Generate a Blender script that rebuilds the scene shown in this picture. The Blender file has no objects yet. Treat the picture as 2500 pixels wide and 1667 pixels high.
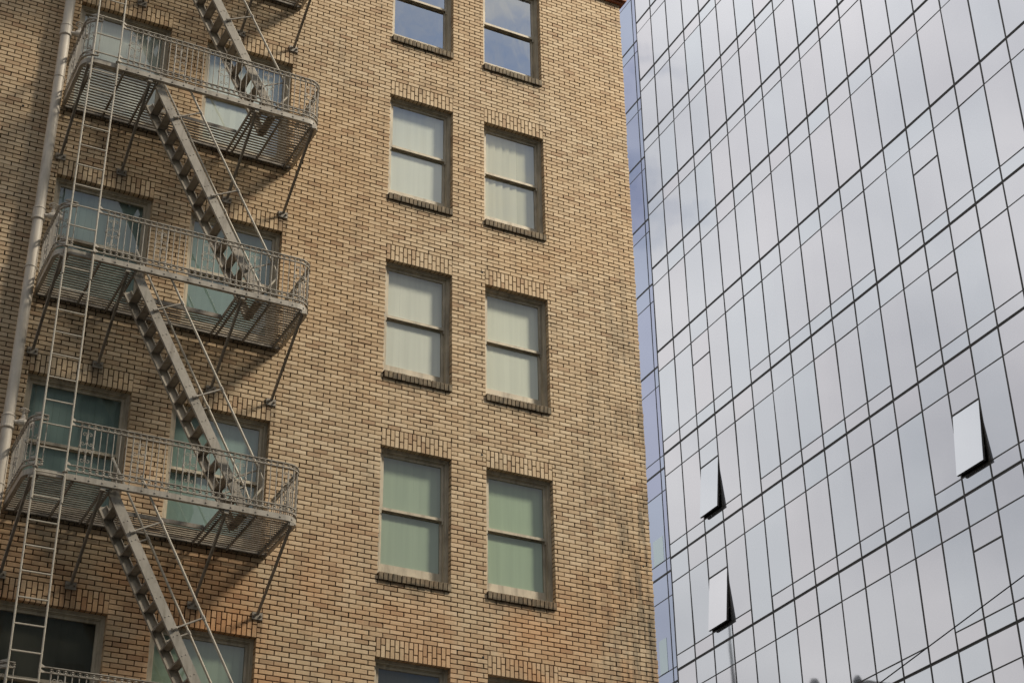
import bpy, math, random
from mathutils import Vector, Matrix
random.seed(11)
S = bpy.context.scene
COL = S.collection
R = math.radians

# ------------------------------------------------------------------ camera
CAM_LOC = Vector((-8.5808, -20.6752, -17.6993))
CR = Vector((0.89106241, -0.45367736, -0.01358767))
CU = Vector((-0.21783784, -0.4537327, 0.8641026))
CF = Vector((0.39818896, 0.76700944, 0.50313226))
FPX = 4214.92
cam = bpy.data.objects.new('camera', bpy.data.cameras.new('camera'))
COL.objects.link(cam)
cam.data.sensor_width = 36.0
cam.data.lens = 36.0 * FPX / 2500.0
cam.data.clip_end = 2000.0
cam.matrix_world = Matrix(((CR.x, CU.x, -CF.x, CAM_LOC.x), (CR.y, CU.y, -CF.y, CAM_LOC.y), (CR.z, CU.z, -CF.z, CAM_LOC.z), (0, 0, 0, 1)))
S.camera = cam

def px(p):
    d = Vector(p) - CAM_LOC
    z = d.dot(CF)
    if z < 0.1:
        return -9999.0, -9999.0, z
    return 1250 + FPX * d.dot(CR) / z, 833.5 - FPX * d.dot(CU) / z, z

def in_view(p, m=20):
    u, v, z = px(p)
    return -m < u < 2500 + m and -m < v < 1667 + m

# ------------------------------------------------------------------ sky and sun
SUN = Vector((1.26, -1.0, 1.51)).normalized()
W = bpy.data.worlds.new('World')
S.world = W
W.cycles.sampling_method = 'MANUAL'
W.cycles.sample_map_resolution = 256
W.use_nodes = True
nt = W.node_tree
nt.nodes.clear()
def N(tree, kind, **kw):
    n = tree.nodes.new(kind)
    for k, v in kw.items():
        setattr(n, k, v)
    return n
out = N(nt, 'ShaderNodeOutputWorld')
bg = N(nt, 'ShaderNodeBackground')
bg.inputs[1].default_value = 0.1
sky = N(nt, 'ShaderNodeTexSky', sky_type='NISHITA')
sky.sun_disc = False
sky.sun_elevation = math.asin(SUN.z)
sky.sun_rotation = math.atan2(SUN.x, SUN.y)
sky.dust_density = 0.25
tc = N(nt, 'ShaderNodeTexCoord')
mp = N(nt, 'ShaderNodeMapping')
mp.inputs['Scale'].default_value = (1.0, 1.0, 1.7)
mp.inputs['Location'].default_value = (-16.402, 15.13, 0.416)
n1 = N(nt, 'ShaderNodeTexNoise')
n1.inputs['Scale'].default_value = 2.3
n1.inputs['Detail'].default_value = 7.0
n1.inputs['Roughness'].default_value = 0.64
n1.inputs['Distortion'].default_value = 0.35
rp = N(nt, 'ShaderNodeValToRGB')
rp.color_ramp.elements[0].position = 0.335
rp.color_ramp.elements[1].position = 0.46
n2 = N(nt, 'ShaderNodeTexNoise')
n2.inputs['Scale'].default_value = 4.0
n2.inputs['Detail'].default_value = 4.0
rp2 = N(nt, 'ShaderNodeValToRGB')
rp2.color_ramp.elements[0].position = 0.25
rp2.color_ramp.elements[0].color = (5.3, 5.45, 5.85, 1)
rp2.color_ramp.elements[1].position = 0.75
rp2.color_ramp.elements[1].color = (10.1, 10.05, 10.0, 1)
mx = N(nt, 'ShaderNodeMix', data_type='RGBA')
L = nt.links.new
L(tc.outputs['Generated'], mp.inputs[0])
L(mp.outputs[0], n1.inputs['Vector'])
L(mp.outputs[0], n2.inputs['Vector'])
L(n1.outputs[0], rp.inputs[0])
L(n2.outputs[0], rp2.inputs[0])
L(rp.outputs[0], mx.inputs[0])
L(sky.outputs[0], mx.inputs[6])
sepd = N(nt, 'ShaderNodeSeparateXYZ')
L(tc.outputs['Generated'], sepd.inputs[0])
cie = N(nt, 'ShaderNodeMapRange')          # overcast law: (1 + 2 sin(elevation)) / 3
cie.inputs[1].default_value = 0.0
cie.inputs[2].default_value = 1.0
cie.inputs[3].default_value = 0.333
cie.inputs[4].default_value = 1.0
L(sepd.outputs[2], cie.inputs[0])
cmul = N(nt, 'ShaderNodeVectorMath', operation='SCALE')
L(rp2.outputs[0], cmul.inputs[0])
L(cie.outputs[0], cmul.inputs['Scale'])
L(cmul.outputs[0], mx.inputs[7])
L(mx.outputs[2], bg.inputs[0])
L(bg.outputs[0], out.inputs[0])

sun = bpy.data.objects.new('sun', bpy.data.lights.new('sun', 'SUN'))
COL.objects.link(sun)
sun.data.energy = 5.0
sun.data.angle = R(10.0)
sun.data.color = (1.0, 0.915, 0.765)
sun.rotation_euler = SUN.to_track_quat('Z', 'Y').to_euler()
sun.location = (30, -30, 40)

S.view_settings.view_transform = 'Standard'
S.view_settings.look = 'None'
S.view_settings.gamma = 1.0
S.view_settings.exposure = 0.38
S.view_settings.use_curve_mapping = False
S.cycles.max_bounces = 5
S.cycles.diffuse_bounces = 2
S.cycles.glossy_bounces = 3
S.cycles.transparent_max_bounces = 8
S.cycles.caustics_reflective = False
S.cycles.caustics_refractive = False

# ------------------------------------------------------------------ helpers
class MB:
    """collects vertices and faces in world coordinates; mesh() makes them local to an origin"""
    def __init__(self):
        self.v = []
        self.f = []
        self.r = []
    def quadbox(self, c):           # eight corners: bottom ring 0-3, top ring 4-7
        b = len(self.v)
        self.v += [tuple(p) for p in c]
        self.f += [(b, b+3, b+2, b+1), (b+4, b+5, b+6, b+7), (b, b+1, b+5, b+4), (b+1, b+2, b+6, b+5), (b+2, b+3, b+7, b+6), (b+3, b, b+4, b+7)]
        return self
    def box(self, x0, x1, y0, y1, z0, z1):
        return self.quadbox([(x0, y0, z0), (x1, y0, z0), (x1, y1, z0), (x0, y1, z0), (x0, y0, z1), (x1, y0, z1), (x1, y1, z1), (x0, y1, z1)])
    def bar(self, a, b, w, h, up=(0, 0, 1)):
        a, b = Vector(a), Vector(b)
        t = (b - a).normalized()
        s = t.cross(Vector(up))
        if s.length < 1e-5:
            s = t.cross(Vector((0, 1, 0)))
        s.normalize()
        n = s.cross(t).normalized()
        s *= w / 2
        n *= h / 2
        return self.quadbox([a - s - n, a + s - n, b + s - n, b - s - n, a - s + n, a + s + n, b + s + n, b - s + n])
    def tube(self, path, r, n=6, cap=True):
        P = [Vector(p) for p in path]
        base = len(self.v)
        t0 = (P[1] - P[0]).normalized()
        ref = Vector((0, 0, 1)) if abs(t0.z) < 0.9 else Vector((1, 0, 0))
        s = t0.cross(ref).normalized()
        for i, p in enumerate(P):
            t = (P[min(i+1, len(P)-1)] - P[max(i-1, 0)]).normalized()
            s = (s - t * s.dot(t)).normalized()
            q = t.cross(s)
            rr = r[i] if isinstance(r, (list, tuple)) else r
            for k in range(n):
                a = 2 * math.pi * (k + 0.5) / n
                self.v.append(tuple(p + s * (rr * math.cos(a)) + q * (rr * math.sin(a))))
        for i in range(len(P) - 1):
            for k in range(n):
                k2 = (k + 1) % n
                self.f.append((base+i*n+k, base+i*n+k2, base+(i+1)*n+k2, base+(i+1)*n+k))
        if cap:
            self.f.append(tuple(base + k for k in reversed(range(n))))
            self.f.append(tuple(base + (len(P)-1)*n + k for k in range(n)))
        return self
    def band(self, path, w, h, closed=False):
        """a flat bar swept along a level path: w across the path, h upright"""
        P = [Vector(p) for p in path]
        base = len(self.v)
        m = len(P)
        for i, p in enumerate(P):
            t = (P[min(i+1, m-1)] - P[max(i-1, 0)])
            t.z = 0
            t.normalize()
            s = Vector((-t.y, t.x, 0)) * (w / 2)
            for q in (p - s + Vector((0, 0, -h/2)), p + s + Vector((0, 0, -h/2)), p + s + Vector((0, 0, h/2)), p - s + Vector((0, 0, h/2))):
                self.v.append(tuple(q))
        for i in range(m - 1):
            for k in range(4):
                k2 = (k + 1) % 4
                self.f.append((base+i*4+k, base+i*4+k2, base+i*4+4+k2, base+i*4+4+k))
        self.f.append((base+3, base+2, base+1, base))
        e = base + (m-1)*4
        self.f.append((e, e+1, e+2, e+3))
        return self
    def lathe(self, c, prof, n=8, axis=(0, 0, 1)):
        A = Vector(axis).normalized()
        s = A.orthogonal().normalized()
        q = A.cross(s)
        c = Vector(c)
        base = len(self.v)
        for r_, h in prof:
            for k in range(n):
                a = 2 * math.pi * k / n
                self.v.append(tuple(c + A * h + s * (r_ * math.cos(a)) + q * (r_ * math.sin(a))))
        for i in range(len(prof) - 1):
            for k in range(n):
                k2 = (k + 1) % n
                self.f.append((base+i*n+k, base+i*n+k2, base+(i+1)*n+k2, base+(i+1)*n+k))
        self.f.append(tuple(base + k for k in reversed(range(n))))
        self.f.append(tuple(base + (len(prof)-1)*n + k for k in range(n)))
        return self
    def brick(self, x0, x1, z0, z1, y0, depth, ch=0.0028, rnd=0.0, tilt=(0, 0)):
        b = len(self.v)
        xc, zc = (x0+x1)/2, (z0+z1)/2
        def P(x, y, z):
            return (x, y + (x-xc)*tilt[0] + (z-zc)*tilt[1], z)
        self.v += [P(x0+ch, y0, z0+ch), P(x1-ch, y0, z0+ch), P(x1-ch, y0, z1-ch), P(x0+ch, y0, z1-ch),
                   P(x0, y0+ch, z0), P(x1, y0+ch, z0), P(x1, y0+ch, z1), P(x0, y0+ch, z1),
                   (x0, y0+depth, z0), (x1, y0+depth, z0), (x1, y0+depth, z1), (x0, y0+depth, z1)]
        fs = [(b, b+1, b+2, b+3)]
        for k in range(4):
            k2 = (k+1) % 4
            fs.append((b+4+k, b+4+k2, b+k2, b+k))
            fs.append((b+8+k, b+8+k2, b+4+k2, b+4+k))
        self.f += fs
        self.r += [rnd] * 9
        return self
    def mesh(self, name, origin=(0, 0, 0), smooth=False):
        o = origin
        me = bpy.data.meshes.new(name)
        me.from_pydata([(a[0]-o[0], a[1]-o[1], a[2]-o[2]) for a in self.v], [], self.f)
        if self.r:
            at = me.attributes.new('rnd', 'FLOAT', 'FACE')
            at.data.foreach_set('value', self.r)
        if smooth:
            me.polygons.foreach_set('use_smooth', [True] * len(me.polygons))
        me.update()
        return me

WLOC = {}
def add(name, mesh, mat=None, parent=None, loc=(0, 0, 0), kind=None):
    o = bpy.data.objects.new(name, mesh)
    COL.objects.link(o)
    loc = Vector(loc)
    WLOC[o.name] = loc
    if parent is not None:
        o.parent = parent
        o.location = loc - WLOC[parent.name]
    else:
        o.location = loc
    if mat is not None and mesh is not None and len(mesh.materials) == 0:
        mesh.materials.append(mat)
    if kind:
        o['kind'] = kind
    return o

def part(name, mb, mat, parent, kind=None, smooth=False, origin=None):
    o = origin if origin is not None else WLOC[parent.name]
    return add(name, mb.mesh(name, o, smooth), mat, parent, o, kind)

def thing(name, label, cat, loc=(0, 0, 0), group=None):
    o = add(name, None, None, None, loc)
    o.empty_display_size = 0.3
    o['label'] = label
    o['category'] = cat
    if group:
        o['group'] = group
    return o

def copy_tree(root, loc, label=None):
    c = root.copy()
    COL.objects.link(c)
    c.location = loc
    WLOC[c.name] = Vector(loc)
    if label:
        c['label'] = label
    for ch in list(root.children):
        k = ch.copy()
        COL.objects.link(k)
        k.parent = c
        for g in list(ch.children):
            h = g.copy()
            COL.objects.link(h)
            h.parent = k
    return c

# ------------------------------------------------------------------ materials
def mat_new(name):
    m = bpy.data.materials.new(name)
    m.use_nodes = True
    return m, m.node_tree, m.node_tree.nodes['Principled BSDF']

def ramp(t, fac, stops):
    r_ = N(t, 'ShaderNodeValToRGB')
    e = r_.color_ramp.elements
    while len(e) < len(stops):
        e.new(0.5)
    for k, (pos, c) in enumerate(stops):
        e[k].position = pos
        e[k].color = (*c, 1) if len(c) == 3 else c
    t.links.new(fac, r_.inputs[0])
    return r_.outputs[0]

def noise(t, vec, scale, detail=4, rough=0.55, dist=0.0):
    n = N(t, 'ShaderNodeTexNoise')
    n.inputs['Scale'].default_value = scale
    n.inputs['Detail'].default_value = detail
    n.inputs['Roughness'].default_value = rough
    n.inputs['Distortion'].default_value = dist
    if vec is not None:
        t.links.new(vec, n.inputs['Vector'])
    return n.outputs[0]

def mixc(t, fac, a, b, mode='MIX'):
    m = N(t, 'ShaderNodeMix', data_type='RGBA', blend_type=mode)
    for sock, val in ((0, fac), (6, a), (7, b)):
        if isinstance(val, (int, float)):
            m.inputs[sock].default_value = val
        elif isinstance(val, tuple):
            m.inputs[sock].default_value = (*val, 1)
        else:
            t.links.new(val, m.inputs[sock])
    return m.outputs[2]

def math_(t, op, a, b=0.0):
    m = N(t, 'ShaderNodeMath', operation=op)
    for k, val in ((0, a), (1, b)):
        if isinstance(val, (int, float)):
            m.inputs[k].default_value = val
        else:
            t.links.new(val, m.inputs[k])
    return m.outputs[0]

def scaled(t, vec, s):
    m = N(t, 'ShaderNodeMapping')
    m.inputs['Scale'].default_value = s
    t.links.new(vec, m.inputs[0])
    return m.outputs[0]

def bump(t, b, height, strength, dist):
    n = N(t, 'ShaderNodeBump')
    n.inputs['Strength'].default_value = strength
    n.inputs['Distance'].default_value = dist
    t.links.new(height, n.inputs['Height'])
    t.links.new(n.outputs[0], b.inputs['Normal'])

def make_brick(name, dirty=0.0):
    m, t, b = mat_new(name)
    geo = N(t, 'ShaderNodeNewGeometry').outputs['Position']
    at = N(t, 'ShaderNodeAttribute', attribute_name='rnd').outputs['Fac']
    oi = N(t, 'ShaderNodeObjectInfo').outputs['Random']
    rnd = math_(t, 'FRACT', math_(t, 'ADD', at, oi))
    base = ramp(t, rnd, [(0.0, (0.42, 0.285, 0.175)), (0.10, (0.50, 0.365, 0.230)), (0.45, (0.555, 0.420, 0.270)), (0.8, (0.59, 0.455, 0.300)), (1.0, (0.64, 0.505, 0.345))])
    # broad fired-clay tone: pinker up high, rustier low
    big = noise(t, scaled(t, geo, (0.22, 0.22, 0.35)), 1.0, 3, 0.5, 0.4)
    base = mixc(t, ramp(t, big, [(0.42, (0, 0, 0)), (0.68, (0.75, 0.75, 0.75))]), base, mixc(t, 1.0, base, (1.0, 0.90, 0.78), 'MULTIPLY'))
    red = noise(t, scaled(t, geo, (0.55, 0.55, 0.7)), 1.0, 4, 0.6, 0.8)
    sep = N(t, 'ShaderNodeSeparateXYZ')
    t.links.new(geo, sep.inputs[0])
    low = N(t, 'ShaderNodeMapRange')
    low.inputs[1].default_value = -7.2
    low.inputs[2].default_value = -9.6
    t.links.new(sep.outputs[2], low.inputs[0])
    rf = math_(t, 'MULTIPLY', ramp(t, red, [(0.40, (0, 0, 0)), (0.62, (0.85, 0.85, 0.85))]), low.outputs[0])
    base = mixc(t, rf, base, mixc(t, 1.0, base, (0.98, 0.68, 0.48), 'MULTIPLY'))
    # soot that has run down from the upper right corner and under the sills
    cor = N(t, 'ShaderNodeMapRange')
    cor.inputs[1].default_value = 2.9
    cor.inputs[2].default_value = 4.3
    t.links.new(sep.outputs[0], cor.inputs[0])
    zr = N(t, 'ShaderNodeMapRange')
    zr.inputs[1].default_value = 0.0
    zr.inputs[2].default_value = -7.0
    t.links.new(sep.outputs[2], zr.inputs[0])
    streak = noise(t, scaled(t, geo, (7.0, 7.0, 0.75)), 1.0, 5, 0.62)
    clump = noise(t, scaled(t, geo, (1.3, 1.3, 1.1)), 1.0, 3, 0.55)
    sf = math_(t, 'MULTIPLY', ramp(t, streak, [(0.42, (0, 0, 0)), (0.62, (1, 1, 1))]), math_(t, 'MULTIPLY', math_(t, 'MULTIPLY', cor.outputs[0], zr.outputs[0]), ramp(t, clump, [(0.36, (0, 0, 0)), (0.52, (1, 1, 1))])))
    base = mixc(t, math_(t, 'MULTIPLY', sf, 0.82), base, (0.085, 0.075, 0.055))
    soot = noise(t, scaled(t, geo, (3.0, 3.0, 1.2)), 1.0, 6, 0.65)
    base = mixc(t, math_(t, 'MULTIPLY', ramp(t, soot, [(0.53, (0, 0, 0)), (0.82, (1, 1, 1))]), 0.50), base, (0.14, 0.11, 0.075))
    # rust and soot washed down under the bracket plates and the sills
    def bandmask(x_list, half, z_ref, drop):
        tot = None
        for xi in x_list:
            a = math_(t, 'ABSOLUTE', math_(t, 'SUBTRACT', sep.outputs[0], xi))
            mr = N(t, 'ShaderNodeMapRange')
            mr.inputs[1].default_value = half
            mr.inputs[2].default_value = half * 0.7
            t.links.new(a, mr.inputs[0])
            tot = mr.outputs[0] if tot is None else math_(t, 'MAXIMUM', tot, mr.outputs[0])
        fz = math_(t, 'FRACT', math_(t, 'DIVIDE', math_(t, 'SUBTRACT', z_ref, sep.outputs[2]), 3.2))
        mz = N(t, 'ShaderNodeMapRange')
        mz.inputs[1].default_value = drop
        mz.inputs[2].default_value = 0.0
        t.links.new(fz, mz.inputs[0])
        return math_(t, 'MULTIPLY', tot, mz.outputs[0])
    sp_ = ramp(t, streak, [(0.36, (0.15, 0.15, 0.15)), (0.60, (1, 1, 1))])
    base = mixc(t, math_(t, 'MULTIPLY', math_(t, 'MULTIPLY', bandmask((-1.71, -2.595, -4.19, -5.075), 0.10, -2.86, 0.16), sp_), 0.9), base, (0.10, 0.065, 0.04))
    base = mixc(t, math_(t, 'MULTIPLY', math_(t, 'MULTIPLY', bandmask((0.559, 2.249), 0.60, -2.06, 0.085), sp_), 0.8), base, (0.09, 0.075, 0.05))
    if dirty:
        gr = noise(t, scaled(t, geo, (22.0, 22.0, 6.0)), 1.0, 4, 0.6)
        base = mixc(t, ramp(t, gr, [(0.30, (0.98, 0.98, 0.98)), (0.75, (0.45, 0.45, 0.45))]), base, (0.085, 0.072, 0.05))
    grain = noise(t, scaled(t, geo, (28, 28, 60)), 1.0, 2, 0.6)
    base = mixc(t, 0.5, base, mixc(t, 1.0, base, ramp(t, grain, [(0.3, (0.72, 0.70, 0.67)), (0.7, (1.15, 1.13, 1.1))]), 'MULTIPLY'))
    t.links.new(base, b.inputs['Base Color'])
    b.inputs['Roughness'].default_value = 0.78
    b.inputs['Specular IOR Level'].default_value = 0.3
    return m

M_BRICK = make_brick('tan_brick')
M_SILL = make_brick('sooty_brick', 1.0)

def make_plain(name, col, rough=0.6, var=0.25, scale=6.0, metal=0.0, bmp=0.1, stain=None, rust=None):
    m, t, b = mat_new(name)
    tcn = N(t, 'ShaderNodeNewGeometry').outputs['Position']
    n = noise(t, tcn, scale, 5, 0.6)
    lo = tuple(c * (1 - var) for c in col)
    hi = tuple(min(1, c * (1 + var)) for c in col)
    base = ramp(t, n, [(0.3, lo), (0.7, hi)])
    if stain:
        s = noise(t, scaled(t, tcn, (9, 9, 1.6)), 1.0, 5, 0.6)
        base = mixc(t, math_(t, 'MULTIPLY', ramp(t, s, [(0.48, (0, 0, 0)), (0.75, (1, 1, 1))]), 0.7), base, stain)
    if rust:
        s = noise(t, tcn, 14.0, 6, 0.7, 0.5)
        base = mixc(t, math_(t, 'MULTIPLY', ramp(t, s, [(0.60, (0, 0, 0)), (0.72, (1, 1, 1))]), 0.75), base, rust)
    t.links.new(base, b.inputs['Base Color'])
    b.inputs['Roughness'].default_value = rough
    b.inputs['Metallic'].default_value = metal
    b.inputs['Specular IOR Level'].default_value = 0.35
    if bmp:
        bump(t, b, noise(t, tcn, 45.0, 4, 0.6), bmp, 0.003)
    return m

M_MORTAR = make_plain('dark_mortar', (0.022, 0.013, 0.007), 0.95, 0.3, 20.0)
M_IRON = make_plain('painted_iron', (0.42, 0.375, 0.31), 0.55, 0.16, 4.0, 0, 0.12, (0.13, 0.105, 0.08), (0.16, 0.09, 0.05))
M_IRON_SHADE = make_plain('shaded_iron', (0.285, 0.25, 0.205), 0.6, 0.22, 5.0, 0, 0.12, (0.09, 0.075, 0.06), (0.10, 0.06, 0.04))  # painted iron with the shade under decks and treads put into its colour
M_LADDER = make_plain('ladder_paint', (0.54, 0.48, 0.385), 0.5, 0.12, 8.0, 0, 0.1, None, (0.20, 0.12, 0.06))
M_PIPE = make_plain('pipe_paint', (0.58, 0.515, 0.43), 0.5, 0.1, 3.0, 0, 0.06, (0.24, 0.20, 0.16))
M_FRAME = make_plain('window_paint', (0.50, 0.43, 0.32), 0.5, 0.14, 5.0, 0, 0.1, (0.15, 0.12, 0.085))
M_TERRA = make_plain('terracotta', (0.30, 0.10, 0.045), 0.6, 0.25, 9.0)
M_DARK = make_plain('dark_interior', (0.02, 0.02, 0.02), 0.9, 0.2, 3.0, 0, 0)
M_MULL = make_plain('bronze_mullion', (0.055, 0.050, 0.043), 0.45, 0.25, 2.0, 0.3, 0)
M_ASPHALT = make_plain('asphalt', (0.05, 0.05, 0.052), 0.9, 0.3, 3.0)
M_WALK = make_plain('pavement', (0.30, 0.29, 0.27), 0.85, 0.2, 2.0)
M_OPP = make_plain('dark_stone', (0.26, 0.31, 0.29), 0.7, 0.3, 0.8)
M_OPPWIN = make_plain('dark_pane', (0.05, 0.06, 0.062), 0.25, 0.2, 0.5, 0, 0)
M_ROOF = make_plain('tar_roof', (0.07, 0.065, 0.06), 0.9, 0.2, 2.0)
M_WIRE = make_plain('black_cable', (0.012, 0.012, 0.012), 0.6, 0.2, 4.0, 0, 0)

def make_glass(name, tint, refl):
    m = bpy.data.materials.new(name)
    m.use_nodes = True
    t = m.node_tree
    t.nodes.clear()
    o = N(t, 'ShaderNodeOutputMaterial')
    tr = N(t, 'ShaderNodeBsdfTransparent')
    tr.inputs[0].default_value = (*tint, 1)
    gl = N(t, 'ShaderNodeBsdfGlossy')
    gl.inputs['Color'].default_value = (0.95, 0.97, 0.97, 1)
    gl.inputs['Roughness'].default_value = 0.012
    fr = N(t, 'ShaderNodeLayerWeight')
    fr.inputs[0].default_value = 0.5
    f = math_(t, 'ADD', math_(t, 'MULTIPLY', math_(t, 'POWER', fr.outputs[1], 5.0), 1.5), 0.06 + refl)
    f = math_(t, 'MINIMUM', f, 1.0)
    # old drawn glass: slow waviness
    geo = N(t, 'ShaderNodeNewGeometry').outputs['Position']
    bn = N(t, 'ShaderNodeBump')
    bn.inputs['Strength'].default_value = 0.10
    bn.inputs['Distance'].default_value = 0.02
    t.links.new(noise(t, scaled(t, geo, (2.2, 2.2, 1.1)), 1.0, 2, 0.4, 0.5), bn.inputs['Height'])
    t.links.new(bn.outputs[0], gl.inputs['Normal'])
    ms = N(t, 'ShaderNodeMixShader')
    t.links.new(f, ms.inputs[0])
    t.links.new(tr.outputs[0], ms.inputs[1])
    t.links.new(gl.outputs[0], ms.inputs[2])
    t.links.new(ms.outputs[0], o.inputs[0])
    return m
M_GLASS = make_glass('window_glass', (0.94, 0.96, 0.92), 0.05)
M_GLASS_LOW = make_glass('dull_window_glass', (0.80, 0.82, 0.78), -0.02)
M_GLASS2 = make_glass('brighter_window_glass', (0.92, 0.94, 0.90), 0.13)
M_GLASS_TEAL = make_glass('green_tinted_glass', (0.78, 0.87, 0.83), 0.03)
M_GLASS_SKY = make_glass('reflective_glass', (0.45, 0.47, 0.48), 0.42)

def make_blind(name, col):
    m, t, b = mat_new(name)
    geo = N(t, 'ShaderNodeNewGeometry').outputs['Position']
    n = noise(t, scaled(t, geo, (14, 14, 0.5)), 1.0, 3, 0.5)
    c = ramp(t, n, [(0.3, tuple(k * 0.94 for k in col)), (0.7, tuple(min(1, k * 1.04) for k in col))])
    t.links.new(c, b.inputs['Base Color'])
    b.inputs['Roughness'].default_value = 0.9
    return m
BLIND = {}
def blind_mat(col):
    if col not in BLIND:
        BLIND[col] = make_blind('blind_cloth', col)
    return BLIND[col]

def make_tower_glass(name, a, b_, dif):
    m = bpy.data.materials.new(name)
    m.use_nodes = True
    t = m.node_tree
    t.nodes.clear()
    o = N(t, 'ShaderNodeOutputMaterial')
    oi = N(t, 'ShaderNodeObjectInfo').outputs['Random']
    col = ramp(t, oi, [(0.0, a), (0.5, tuple((p+q)/2 for p, q in zip(a, b_))), (1.0, b_)])
    gl = N(t, 'ShaderNodeBsdfGlossy')
    gl.inputs['Roughness'].default_value = 0.03
    t.links.new(col, gl.inputs['Color'])
    di = N(t, 'ShaderNodeBsdfDiffuse')
    t.links.new(mixc(t, 1.0, col, (0.75, 0.75, 0.75), 'MULTIPLY'), di.inputs['Color'])
    geo = N(t, 'ShaderNodeNewGeometry').outputs['Position']
    bn = N(t, 'ShaderNodeBump')
    bn.inputs['Strength'].default_value = 0.10
    bn.inputs['Distance'].default_value = 0.05
    t.links.new(noise(t, scaled(t, geo, (0.5, 0.5, 0.25)), 1.0, 2, 0.4), bn.inputs['Height'])
    t.links.new(bn.outputs[0], gl.inputs['Normal'])
    ms = N(t, 'ShaderNodeMixShader')
    ms.inputs[0].default_value = dif
    t.links.new(gl.outputs[0], ms.inputs[1])
    t.links.new(di.outputs[0], ms.inputs[2])
    t.links.new(ms.outputs[0], o.inputs[0])
    return m
M_TGLASS = make_tower_glass('mirror_glass', (0.865, 0.845, 0.87), (0.82, 0.85, 0.89), 0.10)
M_TBLUE = make_tower_glass('violet_glass', (0.52, 0.55, 0.72), (0.56, 0.62, 0.76), 0.15)
M_TPALE = make_tower_glass('pale_glass', (0.70, 0.82, 0.84), (0.74, 0.84, 0.86), 0.4)

# ------------------------------------------------------------------ ground
GZ = -19.3
g = MB()
g.box(-600, 600, -600, 600, GZ - 0.5, GZ)
gr = add('ground', g.mesh('ground'), M_ASPHALT, None, kind='structure')
for y0, y1 in ((-5.0, -0.02), (-39.9, -35.0)):
    g = MB()
    g.box(-120, 26.0, y0, y1, GZ + 0.004, GZ + 0.14)
    add('pavement', g.mesh('pavement'), M_WALK, None, kind='structure')

# ------------------------------------------------------------------ brick building
CH = 3.2 / 46.0          # course height
LB = 0.2045              # brick length with joint
J = 0.0128               # joint
XL, XR = -7.6, 4.488
COLS = {'A': (0.0, 1.118), 'B': (1.690, 2.808), 'C': (-5.089, -3.679), 'D': (-3.108, -1.698)}
TOPS = [3.2, 0.0, -3.2, -6.4, -9.6]
ZB0, ZB1 = -12.53, 4.94
WH = 28 * CH             # opening height
SILL = 2 * CH
LINT = 4 * CH
bld = thing('brick_building', 'tan brick building with tall sash windows and a fire escape', 'building', (-1.5, 5.0, GZ))
BO = WLOC[bld.name]
openings = []
for c, (x0, x1) in COLS.items():
    for zt in TOPS:
        openings.append((c, x0, x1, zt))

# mortar backing: wall body with holes, its face a little behind the bricks
xs = sorted({XL, XR - 0.012} | {v for c in COLS.values() for v in (c[0] - 0.008, c[1] + 0.008)})
zs = sorted({ZB0, ZB1 - 0.01} | {v for zt in TOPS for v in (zt - WH - SILL * 0.55, zt + 0.008)})
zs = [z for z in zs if ZB0 <= z <= ZB1]
mb = MB()
for i in range(len(xs) - 1):
    for k in range(len(zs) - 1):
        cx, cz = (xs[i] + xs[i+1]) / 2, (zs[k] + zs[k+1]) / 2
        if any(x0 < cx < x1 and zt - WH - 0.02 < cz < zt for _, x0, x1, zt in openings):
            continue
        mb.box(xs[i], xs[i+1], 0.013, 0.34, zs[k], zs[k+1])
part('mortar_wall', mb, M_MORTAR, bld)

# running bond, cut at openings
bricks = []
n_course = int(round((ZB1 - ZB0) / CH))
j0 = int(round(ZB0 / CH))
for j in range(j0, j0 + n_course):
    z0, z1 = j * CH, (j + 1) * CH
    zc = (z0 + z1) / 2
    cuts = []
    for c, x0, x1, zt in openings:
        if zt - WH - SILL < zc < zt + LINT:
            cuts.append((x0, x1))
    segs = [(XL, XR)]
    for a, b in sorted(cuts):
        ns = []
        for s0, s1 in segs:
            if a > s0 and b < s1:
                ns += [(s0, a), (b, s1)]
            else:
                ns.append((s0, s1))
        segs = ns
    ph = 1.118 + (0.5 * LB if j % 2 else 0.0)
    for s0, s1 in segs:
        k = math.floor((s0 - ph) / LB)
        x = ph + k * LB
        while x < s1:
            a, b = max(x, s0), min(x + LB, s1)
            if b - a > 0.03:
                deep = (abs(a - s0) < 1e-6 and s0 > XL) or (abs(b - s1) < 1e-6)
                bricks.append((a, b, z0, z1, deep, abs((b - a) - LB) < 1e-6))
            x += LB
stuff = MB()
cand = []
rnd = random.Random(5)
for bk in bricks:
    a, b, z0, z1, deep, full = bk
    c = ((a + b) / 2, 0, (z0 + z1) / 2)
    if full and not deep and in_view(c, -14):
        cand.append((px(c)[2], bk))
cand.sort(key=lambda q: q[0])
single = {id(q[1]) for q in cand[:300]}
var = []
for k in range(3):
    m_ = MB()
    m_.brick(-LB/2 + J/2, LB/2 - J/2, -CH/2 + J/2, CH/2 - J/2, 0.0, 0.02, 0.0028 + 0.0006*k, 0.0, ((k-1)*0.006, (k-1)*0.012))
    me = m_.mesh('brick')
    me.materials.append(M_BRICK)
    var.append(me)
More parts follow.
